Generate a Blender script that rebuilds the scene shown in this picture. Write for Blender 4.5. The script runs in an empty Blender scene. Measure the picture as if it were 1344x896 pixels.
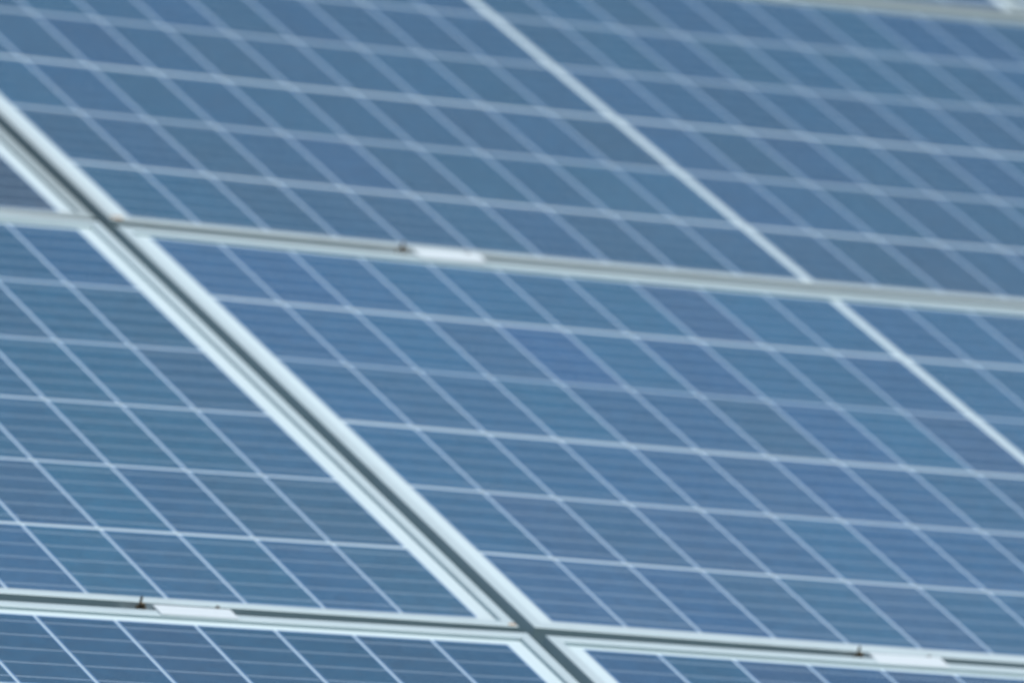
import bpy, math, random
from mathutils import Matrix, Vector

scene = bpy.context.scene
COL = scene.collection
random.seed(11)

# ------------------------------------------------------------------ array frame
# u runs along the long side of the panels (level), v up the slope, z out of the glass
TILT = math.radians(29.8)
CAM_C = Vector((-4.08416927, -7.71092774, 2.76030899))          # camera in array metres
CAM_R = ((0.87323741, -0.42278855, 0.24229375),
         (-0.07119082, 0.38120033, 0.92174735),
         (-0.48206669, -0.82215336, 0.30277973))                # rows: right, up, back
CAM_H = 1.6
rx = Matrix.Rotation(TILT, 4, 'X')
ARR = Matrix.Translation((0, 0, CAM_H - (rx @ CAM_C).z)) @ rx

# ------------------------------------------------------------------ camera
cam = bpy.data.cameras.new('camera')
cam_o = bpy.data.objects.new('camera', cam)
COL.objects.link(cam_o)
mc = Matrix([[CAM_R[0][i], CAM_R[1][i], CAM_R[2][i], CAM_C[i]] for i in range(3)] + [[0, 0, 0, 1]])
cam_o.matrix_world = ARR @ mc
cam.sensor_width = 36.0
cam.lens = 12026.65 / 1344 * 36.0
cam.clip_start, cam.clip_end = 0.1, 2000
cam.dof.use_dof = True
cam.dof.focus_distance = 7.48
cam.dof.aperture_fstop = 8.3
cam.dof.aperture_blades = 0
scene.camera = cam_o

# ------------------------------------------------------------------ sky, sun, exposure
SUN_EL, SUN_AZ = math.radians(66), math.radians(148)            # azimuth clockwise from +Y
w = bpy.data.worlds.new('World'); scene.world = w; w.use_nodes = True
nt = w.node_tree
bg = nt.nodes['Background']
sky = nt.nodes.new('ShaderNodeTexSky'); sky.sky_type = 'NISHITA'
sky.sun_disc = False; sky.sun_elevation = SUN_EL; sky.sun_rotation = SUN_AZ
sky.air_density = 1.2; sky.dust_density = 1.0; sky.ozone_density = 0.3
nt.links.new(sky.outputs[0], bg.inputs[0]); bg.inputs[1].default_value = 0.09
sun = bpy.data.lights.new('sun', 'SUN'); sun.energy = 3.15; sun.angle = math.radians(0.5); sun.color = (1.0, 0.965, 0.91)
so = bpy.data.objects.new('sun', sun); COL.objects.link(so)
sd = Vector((math.sin(SUN_AZ) * math.cos(SUN_EL), math.cos(SUN_AZ) * math.cos(SUN_EL), math.sin(SUN_EL)))
so.rotation_euler = sd.to_track_quat('Z', 'Y').to_euler(); so.location = (0, 0, 20)
scene.view_settings.view_transform = 'Standard'; scene.view_settings.look = 'None'
scene.view_settings.exposure = 0.0; scene.view_settings.gamma = 1.0

# ------------------------------------------------------------------ materials
def mat(name):
    m = bpy.data.materials.new(name); m.use_nodes = True
    return m, m.node_tree, m.node_tree.nodes['Principled BSDF']

def N(t, kind, **kw):
    n = t.nodes.new(kind)
    for k, v in kw.items():
        if k.startswith('i_'): n.inputs[k[2:].replace('_', ' ')].default_value = v
        else: setattr(n, k, v)
    return n

def noise(t, scale, detail=4, rough=.55, vec=None, stretch=None):
    tc = N(t, 'ShaderNodeTexCoord'); n = N(t, 'ShaderNodeTexNoise')
    n.inputs['Scale'].default_value = scale; n.inputs['Detail'].default_value = detail; n.inputs['Roughness'].default_value = rough
    src = tc.outputs['Object']
    if stretch:
        mp = N(t, 'ShaderNodeMapping'); mp.inputs['Scale'].default_value = stretch
        t.links.new(src, mp.inputs['Vector']); src = mp.outputs[0]
    t.links.new(src, n.inputs['Vector'])
    return n.outputs['Fac']

def ramp(t, src, p0, c0, p1, c1):
    r = N(t, 'ShaderNodeValToRGB')
    r.color_ramp.elements[0].position = p0; r.color_ramp.elements[0].color = c0
    r.color_ramp.elements[1].position = p1; r.color_ramp.elements[1].color = c1
    t.links.new(src, r.inputs[0]); return r.outputs[0]

def mix(t, fac, a, b, mode='MIX'):
    m = N(t, 'ShaderNodeMix', data_type='RGBA', blend_type=mode)
    for s, v in ((0, fac), (6, a), (7, b)):
        if isinstance(v, (int, float)): m.inputs[s].default_value = v
        elif isinstance(v, tuple): m.inputs[s].default_value = v
        else: t.links.new(v, m.inputs[s])
    return m.outputs[2]

def mathn(t, op, a, b=None, c=None):
    m = N(t, 'ShaderNodeMath', operation=op)
    for i, v in enumerate((a, b, c)):
        if v is None: continue
        if isinstance(v, (int, float)): m.inputs[i].default_value = v
        else: t.links.new(v, m.inputs[i])
    return m.outputs[0]

DUST = (0.46, 0.50, 0.52, 1)
def dust_falloff_fac(t, lo, hi):
    a = noise(t, 3.2, 6, .6)
    b = noise(t, 26, 5, .65, stretch=(1, .35, 1))
    s = mathn(t, 'ADD', mathn(t, 'MULTIPLY', a, .6), mathn(t, 'MULTIPLY', b, .4))
    mr = N(t, 'ShaderNodeMapRange'); mr.inputs[1].default_value = .3; mr.inputs[2].default_value = .72
    mr.inputs[3].default_value = lo; mr.inputs[4].default_value = hi
    t.links.new(s, mr.inputs[0])
    # rain-washed dust towards each lower frame, also painting in dimmer light higher up
    tc = N(t, 'ShaderNodeTexCoord'); sx = N(t, 'ShaderNodeSeparateXYZ'); t.links.new(tc.outputs['Object'], sx.inputs[0])
    dn = N(t, 'ShaderNodeMapRange'); dn.inputs[1].default_value = 0; dn.inputs[2].default_value = -.95
    dn.inputs[3].default_value = .35; dn.inputs[4].default_value = 1.5
    t.links.new(sx.outputs['Y'], dn.inputs[0])
    lo2 = N(t, 'ShaderNodeMapRange'); lo2.inputs[1].default_value = -.925; lo2.inputs[2].default_value = -.958
    lo2.inputs[3].default_value = 0; lo2.inputs[4].default_value = 2.0
    t.links.new(sx.outputs['Y'], lo2.inputs[0])
    return mathn(t, 'MULTIPLY', mr.outputs[0], mathn(t, 'ADD', dn.outputs[0], lo2.outputs[0]))

def glass_coat(t, b, rough=.16):
    b.inputs['Coat Weight'].default_value = 1.0
    b.inputs['Coat IOR'].default_value = 1.34
    r = noise(t, 9, 4)
    mr = N(t, 'ShaderNodeMapRange'); mr.inputs[3].default_value = rough * .7; mr.inputs[4].default_value = rough * 1.35
    t.links.new(r, mr.inputs[0]); t.links.new(mr.outputs[0], b.inputs['Coat Roughness'])

def mat_cells():
    m, t, b = mat('blue_polycrystalline_silicon')
    at = N(t, 'ShaderNodeAttribute', attribute_name='cell_tint')
    uv = N(t, 'ShaderNodeUVMap', uv_map='cell_uv')
    sp = N(t, 'ShaderNodeSeparateXYZ'); t.links.new(uv.outputs[0], sp.inputs[0])
    # crystal grains
    tc = N(t, 'ShaderNodeTexCoord'); vo = N(t, 'ShaderNodeTexVoronoi'); vo.inputs['Scale'].default_value = 70
    t.links.new(tc.outputs['Object'], vo.inputs['Vector'])
    gr = N(t, 'ShaderNodeSeparateColor'); t.links.new(vo.outputs['Color'], gr.inputs[0])
    grain = ramp(t, gr.outputs[0], 0, (.90, .91, .92, 1), 1, (1.1, 1.09, 1.08, 1))
    base = mix(t, 1.0, at.outputs['Color'], grain, 'MULTIPLY')
    broad = ramp(t, noise(t, 4.5, 5, .6), .3, (.86, .95, .93, 1), .7, (1.14, 1.04, 1.06, 1))   # the anti-glare film varies over the panel
    base = mix(t, 1.0, base, broad, 'MULTIPLY')
    # five silver busbars running along the cell's long way (u), fine fingers across
    fy = mathn(t, 'FRACT', mathn(t, 'MULTIPLY', sp.outputs['Y'], 5.0))
    d = mathn(t, 'ABSOLUTE', mathn(t, 'SUBTRACT', fy, .5))
    bus = mathn(t, 'LESS_THAN', d, .020)
    fx = mathn(t, 'FRACT', mathn(t, 'MULTIPLY', sp.outputs['X'], 44.0))
    fin = mathn(t, 'LESS_THAN', fx, .045)
    metal = mathn(t, 'MAXIMUM', bus, fin)
    base = mix(t, metal, base, (.36, .48, .59, 1))
    # the silicon shows a paler blue along its cut edges
    ex = mathn(t, 'GREATER_THAN', mathn(t, 'ABSOLUTE', mathn(t, 'SUBTRACT', sp.outputs['X'], .5)), .484)
    ey = mathn(t, 'GREATER_THAN', mathn(t, 'ABSOLUTE', mathn(t, 'SUBTRACT', sp.outputs['Y'], .5)), .4905)
    base = mix(t, mathn(t, 'MAXIMUM', ex, ey), base, (.17, .34, .62, 1))
    base = mix(t, dust_falloff_fac(t, .006, .045), base, DUST)
    t.links.new(base, b.inputs['Base Color'])
    b.inputs['Roughness'].default_value = .5
    b.inputs['Specular IOR Level'].default_value = .2
    glass_coat(t, b); return m

def mat_backsheet():
    m, t, b = mat('white_backsheet_under_glass')
    c = mix(t, noise(t, 14, 3), (.62, .77, .81, 1), (.68, .82, .86, 1))
    c = mix(t, dust_falloff_fac(t, .02, .14), c, DUST)
    t.links.new(c, b.inputs['Base Color']); b.inputs['Roughness'].default_value = .7
    b.inputs['Specular IOR Level'].default_value = .2
    glass_coat(t, b); return m

def mat_alu(name, lo, hi, rough, metallic=.35, grime=.25):
    m, t, b = mat(name)
    c = mix(t, noise(t, 18, 6, .6, stretch=(.15, .15, 1)), lo, hi)
    g = ramp(t, noise(t, 11, 7, .7), .52, (0, 0, 0, 1), .78, (grime, grime, grime, 1))
    c = mix(t, g, c, (.27, .32, .33, 1))
    t.links.new(c, b.inputs['Base Color'])
    b.inputs['Metallic'].default_value = metallic; b.inputs['Roughness'].default_value = rough
    return m

def mat_plain(name, a, c2, scale, rough, metallic=0, bump=0):
    m, t, b = mat(name)
    n = noise(t, scale, 7, .65)
    t.links.new(mix(t, ramp(t, n, .35, (0, 0, 0, 1), .65, (1, 1, 1, 1)), a, c2), b.inputs['Base Color'])
    b.inputs['Roughness'].default_value = rough; b.inputs['Metallic'].default_value = metallic
    if bump:
        bp = N(t, 'ShaderNodeBump'); bp.inputs['Strength'].default_value = bump; bp.inputs['Distance'].default_value = .01
        t.links.new(n, bp.inputs['Height']); t.links.new(bp.outputs[0], b.inputs['Normal'])
    return m

M_CELL = mat_cells()
M_BACK = mat_backsheet()
M_FRAME = mat_alu('anodised_aluminium_frame', (.46, .58, .62, 1), (.54, .65, .69, 1), .55)
M_FRAME_DIM = mat_alu('dimmed_aluminium_frame', (.33, .41, .43, 1), (.41, .49, .51, 1), .55, .3, .4)  # darker, grimier frame copy: light falloff over the upper row painted in
M_FRAME_MID = mat_alu('slightly_dimmed_aluminium_frame', (.43, .53, .56, 1), (.51, .60, .63, 1), .55, .3, .35)  # in-between copy, with a weaker share of that falloff in its colour
M_CLAMP = mat_alu('bright_mill_aluminium', (.64, .73, .77, 1), (.71, .79, .83, 1), .5, .2, .15)
M_RAIL = mat_alu('dull_aluminium_rail', (.40, .42, .42, 1), (.48, .49, .49, 1), .5, .5, .4)
M_RUST = mat_plain('rusty_bolt_steel', (.035, .033, .03, 1), (.12, .095, .05, 1), 260, .75, .3)
M_STAIN = mat_plain('brown_rust_stain', (.34, .20, .10, 1), (.46, .34, .22, 1), 300, .85)
M_STEEL = mat_plain('galvanised_steel', (.34, .36, .36, 1), (.46, .47, .47, 1), 12, .5, .6)
M_GRASS = mat_plain('short_grass', (.035, .065, .02, 1), (.085, .11, .04, 1), 3.5, .95, 0, .6)

# ------------------------------------------------------------------ helpers
def link(name, verts, faces, material, parent=None, smooth=False):
    me = bpy.data.meshes.new(name); me.from_pydata(verts, [], faces); me.update()
    me.materials.append(material)
    if smooth:
        for p in me.polygons: p.use_smooth = True
    o = bpy.data.objects.new(name, me); COL.objects.link(o)
    if parent: o.parent = parent
    return o

def empty(name, matrix, label, cat, group=None):
    o = bpy.data.objects.new(name, None); COL.objects.link(o); o.matrix_world = matrix
    o.empty_display_size = .1
    o['label'] = label; o['category'] = cat
    if group: o['group'] = group
    return o

def prism(sec, axis_pts):
    """closed section (list of point lists) swept through rings"""
    n = len(sec[0]); verts = [p for ring in sec for p in ring]; faces = []
    for k in range(len(sec) - 1):
        for i in range(n):
            j = (i + 1) % n
            faces.append((k * n + i, k * n + j, (k + 1) * n + j, (k + 1) * n + i))
    faces.append(tuple(range(n))[::-1]); faces.append(tuple(range((len(sec) - 1) * n, len(sec) * n)))
    return verts, faces

def box_vf(x0, x1, y0, y1, z0, z1, bev=0.0):
    """box with its top edges bevelled by bev"""
    b = bev
    v = [(x0, y0, z0), (x1, y0, z0), (x1, y1, z0), (x0, y1, z0),
         (x0, y0, z1 - b), (x1, y0, z1 - b), (x1, y1, z1 - b), (x0, y1, z1 - b)]
    f = [(3, 2, 1, 0), (0, 1, 5, 4), (1, 2, 6, 5), (2, 3, 7, 6), (3, 0, 4, 7)]
    if b > 0:
        v += [(x0 + b, y0 + b, z1), (x1 - b, y0 + b, z1), (x1 - b, y1 - b, z1), (x0 + b, y1 - b, z1)]
        f += [(4, 5, 9, 8), (5, 6, 10, 9), (6, 7, 11, 10), (7, 4, 8, 11), (8, 9, 10, 11)]
    else: f.append((4, 5, 6, 7))
    return v, f

def join(*vfs):
    V, F = [], []
    for v, f in vfs:
        o = len(V); V += list(v); F += [tuple(i + o for i in q) for q in f]
    return V, F

def cyl_vf(cx, cy, r, z0, z1, n=6, rot=0):
    v = []
    for z in (z0, z1):
        for i in range(n):
            a = rot + 2 * math.pi * i / n; v.append((cx + r * math.cos(a), cy + r * math.sin(a), z))
    f = [(i, (i + 1) % n, n + (i + 1) % n, n + i) for i in range(n)]
    f.append(tuple(range(n))[::-1]); f.append(tuple(range(n, 2 * n)))
    return v, f

# ------------------------------------------------------------------ solar panel
PU, PV, GAP = 0.0795, 0.15701, 0.0099
CU = 20 * PU + GAP                      # cell field, long way
CV = 6 * PV
MU, MT = 0.030, 0.0200                  # outer frame edge to cell field
LIP, HZ = 0.0125, 0.0030
GU = 0.0024                 # white gaps between the cells

def bow(u, s):
    x = min(1, max(0, (u + MU) / (CU + 2 * MU)))
    return -s * 4 * x * (1 - x)

MB = 0.0245                             # the frame reaches a little further out below the last row of cells
SEC = [(0, -.037), (0, .0020), (.0003, .0027), (.0010, .0030), (LIP - .0009, .0030), (LIP - .0002, .0027), (LIP, .0021),
       (LIP, -.005), (.003, -.007), (.003, -.034), (.028, -.034), (.028, -.037)]

def frame_rail(side, s, mt, mb, material, parent):
    U0, U1, V0, V1 = -MU, CU + MU, -CV - mb, mt
    rings = []; K = 24 if side in 'tb' else 1
    for k in range(K + 1):
        q = k / K; ring = []
        for d, z in SEC:
            if side in 'tb':
                a, c = U0 + d, U1 - d; u = a + (c - a) * q; v = V1 - d if side == 't' else V0 + d
            else:
                a, c = V0 + d, V1 - d; v = a + (c - a) * q; u = U0 + d if side == 'l' else U1 - d
            ring.append((u, v, z + bow(u, s)))
        if side in 'tr': ring = ring
        rings.append(ring)
    v, f = prism(rings, None)
    if side in 'tl': f = [q[::-1] for q in f]
    return link('frame_rail', v, f, material, parent)

def backsheet(s, mt, mb, parent):
    NU, NV = 40, 6; U0, U1, V0, V1 = -MU + .007, CU + MU - .007, -CV - mb + .007, mt - .007
    v = [(U0 + (U1 - U0) * i / NU, V0 + (V1 - V0) * j / NV, -.0005 + bow(U0 + (U1 - U0) * i / NU, s)) for j in range(NV + 1) for i in range(NU + 1)]
    n = len(v); W = NU + 1
    f = [(j * W + i, j * W + i + 1, (j + 1) * W + i + 1, (j + 1) * W + i) for j in range(NV) for i in range(NU)]
    v += [(a, b, c - .004) for a, b, c in v]
    f += [tuple(n + q for q in reversed(t)) for t in f]
    for i in range(NU):
        f.append((i + 1, i, n + i, n + i + 1)); k = NV * W + i; f.append((k, k + 1, n + k + 1, n + k))
    for j in range(NV):
        k = j * W; f.append((k, k + W, n + k + W, n + k)); k += NU; f.append((k + W, k, n + k, n + k + W))
    return link('backsheet', v, f, M_BACK, parent)

TINTS = [(.022, .110, .220), (.025, .112, .232), (.021, .115, .222), (.031, .108, .218), (.027, .108, .208), (.020, .120, .232), (.024, .109, .236)]
def cell_block(half, s, gaps, shade, hue, parent, rnd):
    verts, faces, tint = [], [], []
    for c in range(10):
        u0 = (c + half * 10) * PU + (GAP if half else 0)
        uL, uR = u0 + GU / 2, u0 + PU - GU / 2
        if half == 0 and c == 9: uR = u0 + PU - .0011
        if half == 1 and c == 0: uL = u0 + .0011
        for r in range(6):
            vT, vB = -r * PV - gaps[r] / 2, -(r + 1) * PV + gaps[r + 1] / 2
            if r == 0: vT = 0
            if r == 5: vB = -CV
            n = len(verts)
            verts += [(uL, vB, bow(uL, s)), (uR, vB, bow(uR, s)), (uR, vT, bow(uR, s)), (uL, vT, bow(uL, s))]
            faces.append((n, n + 1, n + 2, n + 3))
            t = rnd.choice(TINTS); k = rnd.uniform(.95, 1.05) * shade  # shade darkens the panel's cells; on upper panels it paints in light falloff
            tint.append(tuple(x * k * h * rnd.uniform(.98, 1.02) for x, h in zip(t, hue)))
    o = link('cell_block', verts, faces, M_CELL, parent)
    me = o.data
    ca = me.color_attributes.new('cell_tint', 'FLOAT_COLOR', 'CORNER'); uv = me.uv_layers.new(name='cell_uv')
    for p in me.polygons:
        for q, li in enumerate(p.loop_indices):
            ca.data[li].color = (*tint[p.index], 1)
            uv.data[li].uv = ((0, 0), (1, 0), (1, 1), (0, 1))[q]
    return o

def solar_panel(pivot, wrot, s, off_u, label, seed, gaps=(0, 5, 3.8, 5, 4.4, 4.6, 0), mb=MB, fm=None, shade=1.0, mt=MT, fs=None, hue=(1, 1, 1)):
    """pivot: array point, wrot: small settling rotation about it, off_u: where the cell field's left edge is from the pivot"""
    R = Matrix.Rotation(Vector(wrot).length, 4, Vector(wrot)) if Vector(wrot).length > 0 else Matrix.Identity(4)
    m = ARR @ Matrix.Translation(pivot) @ R @ Matrix.Translation((off_u, 0, 0))
    t = empty('solar_panel', m, label, 'solar panel', 'framed solar panels tiled in rows')
    rnd = random.Random(seed)
    gm = [g * .001 for g in gaps]
    for side in 'tblr': frame_rail(side, s if fs is None else fs, mt, mb, (fm or M_FRAME) if not (fm is M_FRAME_MID and side == 't') else M_FRAME_DIM, t)
    backsheet(s, mt, mb, t)
    cell_block(0, s, gm, shade, hue, t, rnd); cell_block(1, s, gm, shade, hue, t, rnd)
    return t

WA = (0.00156, 0.00235, 0.00433)
WD = (0.00306, -0.00052, 0.00375)
P_B = solar_panel((0, 0, 0), (0, 0, 0), .0050, 0, 'large blue solar panel filling the centre right, right of the wide slanting gap', 1, (0, 6.4, 3.6, 6.6, 5.0, 5.2, 0), shade=.93, mt=.0175, hue=(.88, 1.01, 1.03))
P_A = solar_panel((-.0001, .9970, 0), WA, .0049, 0, 'blurred blue solar panel across the whole top, with a long bright centre line', 2, (0, 5.0, 5.0, 7.0, 5.0, 6.4, 0), .0160, M_FRAME_MID, .62, mt=.0175, hue=(.40, 1.14, 1.18))
P_D = solar_panel((-.0765, .0041, 0), WD, .0016, -CU, 'blue solar panel at the left edge, between the upper and the lower level gap', 3, (0, 4.2, 4.0, 4.4, 4.2, 5.2, 0), .0235, shade=.84, fs=-.0019, hue=(.82, 1.06, 1.02))
P_C = solar_panel((-.0780, .9990, 0), WA, .0049, -CU, 'solar panel showing only its dark lower right corner at the upper left edge', 4, mb=.0200, fm=M_FRAME_DIM, shade=.50)
P_E = solar_panel((-.0752, -1.0050, 0), (0, 0, 0), .0010, -CU, 'sharpest solar panel, cut off by the lower left edge of the picture', 5, shade=.70, mt=.0235, fs=.0015, hue=(.82, 1.06, 1.02))
P_F = solar_panel((.0020, -1.0045, 0), (0, 0, 0), .0030, 0, 'solar panel of which only the top strip shows along the lower right edge', 6, shade=.80)
P_G = solar_panel((-.0060, 1.9980, 0), WA, .0049, 0, 'most distant solar panel, only its lower right corner in the top right', 7, mb=.0200, fm=M_FRAME_DIM, shade=.70)

# rust marks on two frame corners
def stain(parent, u, v, s, ru, rv, seed):
    rnd = random.Random(seed); n = 14
    top = [(u + ru * rnd.uniform(.6, 1.1) * math.cos(2 * math.pi * i / n), v + rv * rnd.uniform(.6, 1.1) * math.sin(2 * math.pi * i / n), HZ + .0002 + bow(u, s)) for i in range(n)]
    bot = [(a, b, c - .001) for a, b, c in top]
    f = [tuple(range(n))] + [((i + 1) % n, i, n + i, n + (i + 1) % n) for i in range(n)]
    o = link('rust_patch', top + bot, f, M_STAIN, parent); o['label'] = 'brown rusty patch on the frame corner'
stain(P_A, -MU + .010, -CV - .0160 + .0055, .0049, .009, .0048, 1)
stain(P_D, CU + MU - .0052, -CV - .0235 + .0042, -.0019, .0045, .0036, 2)

# ------------------------------------------------------------------ clamps between the rows
def clamp(u, v_low, v_high, z, cut, label, bs=1.0):
    """v_low: outer edge of the lower panel's frame, v_high: outer edge of the upper one; origin on the lip"""
    t = empty('panel_clamp', ARR @ Matrix.Translation((u, v_low, z)), label, 'clamp', 'clamps holding the panels in the level gaps')
    g = v_high - v_low
    link('clamp_plate', *join(box_vf(-.039, .039, -LIP + .0010, g - cut, HZ + .0001, HZ + .0014, .0004),
                              box_vf(-.038, .038, .0010, g - cut - .0004, -.030, HZ + .0002)), M_CLAMP, t)
    link('clamp_foot', *box_vf(-.064, .046, .0008, g - .0008, -.0372, -.006), M_RAIL, t)
    link('bolt', *join(cyl_vf(-.0490, g * .5, min(.0044 * bs, g * .36), -.007, .0012, 6, .3),
                       cyl_vf(-.0490, g * .5, min(.0028 * bs, g * .24), .0010, .0046, 10),
                       box_vf(-.0489 - .0009 * bs, -.0489 + .0008 * bs, g * .5 + .0030, g * .5 + .0042, 0, .0098)), M_RUST, t)
    link('spring_nut', *cyl_vf(.0300, g - .0028, .0020, -.004, .0034, 8), M_RUST, t)
    return t
clamp(-.3835, -1.0050 + .0235, .0030 - CV - .0235, -.0010, .0100, 'bright clamp in the lower gap, left of the crossing, beside a rusty bolt', 1.15)
clamp(.3610, -1.0045 + MT, -CV - MB, -.0030, .0070, 'bright clamp in the lower gap near the lower right corner', 1.2)
clamp(.3520, .0175, .9985 - CV - .0160, -.0035, .0105, 'bright clamp in the upper gap between the two big panels', 1.7)
clamp(1.2400, .9970 + MT + .0052, 1.9980 - CV - .0200 + .0052, -.0062, .0060, 'blurred clamp in the highest gap, at the top edge of the picture')

# ------------------------------------------------------------------ what carries the array
RV0, RV1 = -2.06, 2.03
for u, lab in ((-.3875, 'aluminium mounting rail below the left panels, under the lower left clamp'),
               (.3560, 'aluminium mounting rail below the centre panels, under two of the clamps'),
               (1.2500, 'aluminium mounting rail below the right end of the upper panels')):
    t = empty('mounting_rail', ARR @ Matrix.Translation((u, 0, -.0445)), lab, 'rail')
    link('rail_profile', *join(box_vf(-.020, .020, RV0, RV1, -.045, -.0005)), M_RAIL, t)
for i, v in enumerate((-1.45, 1.35)):
    t = empty('support_frame', ARR @ Matrix.Translation((0, v, -.092)),
              ('low' if i == 0 else 'high') + ' cross beam on steel posts carrying the mounting rails', 'support')
    link('cross_beam', *box_vf(-1.80, 1.75, -.045, .045, -.09, 0), M_STEEL, t)
    inv = t.matrix_world.inverted()
    for u in (-1.5, -.05, 1.4):
        top = t.matrix_world @ Vector((u, 0, -.088))
        vv, ff = box_vf(top.x - .045, top.x + .045, top.y - .03, top.y + .03, -.02, top.z)
        link('post', [tuple(inv @ Vector(p)) for p in vv], ff, M_STEEL, t)

# ------------------------------------------------------------------ ground
v, f = [], []
n = 40; S = 400
for j in range(n + 1):
    for i in range(n + 1):
        x, y = -S + 2 * S * i / n, -S + 2 * S * j / n
        v.append((x, y, 0 if math.hypot(x, y) < 60 else .4 * math.sin(x * .02) * math.cos(y * .017)))
f = [(j * (n + 1) + i, j * (n + 1) + i + 1, (j + 1) * (n + 1) + i + 1, (j + 1) * (n + 1) + i) for j in range(n) for i in range(n)]
g = link('ground', v, f, M_GRASS); g['kind'] = 'structure'; g['label'] = 'short green grass under the array'; g['category'] = 'ground'
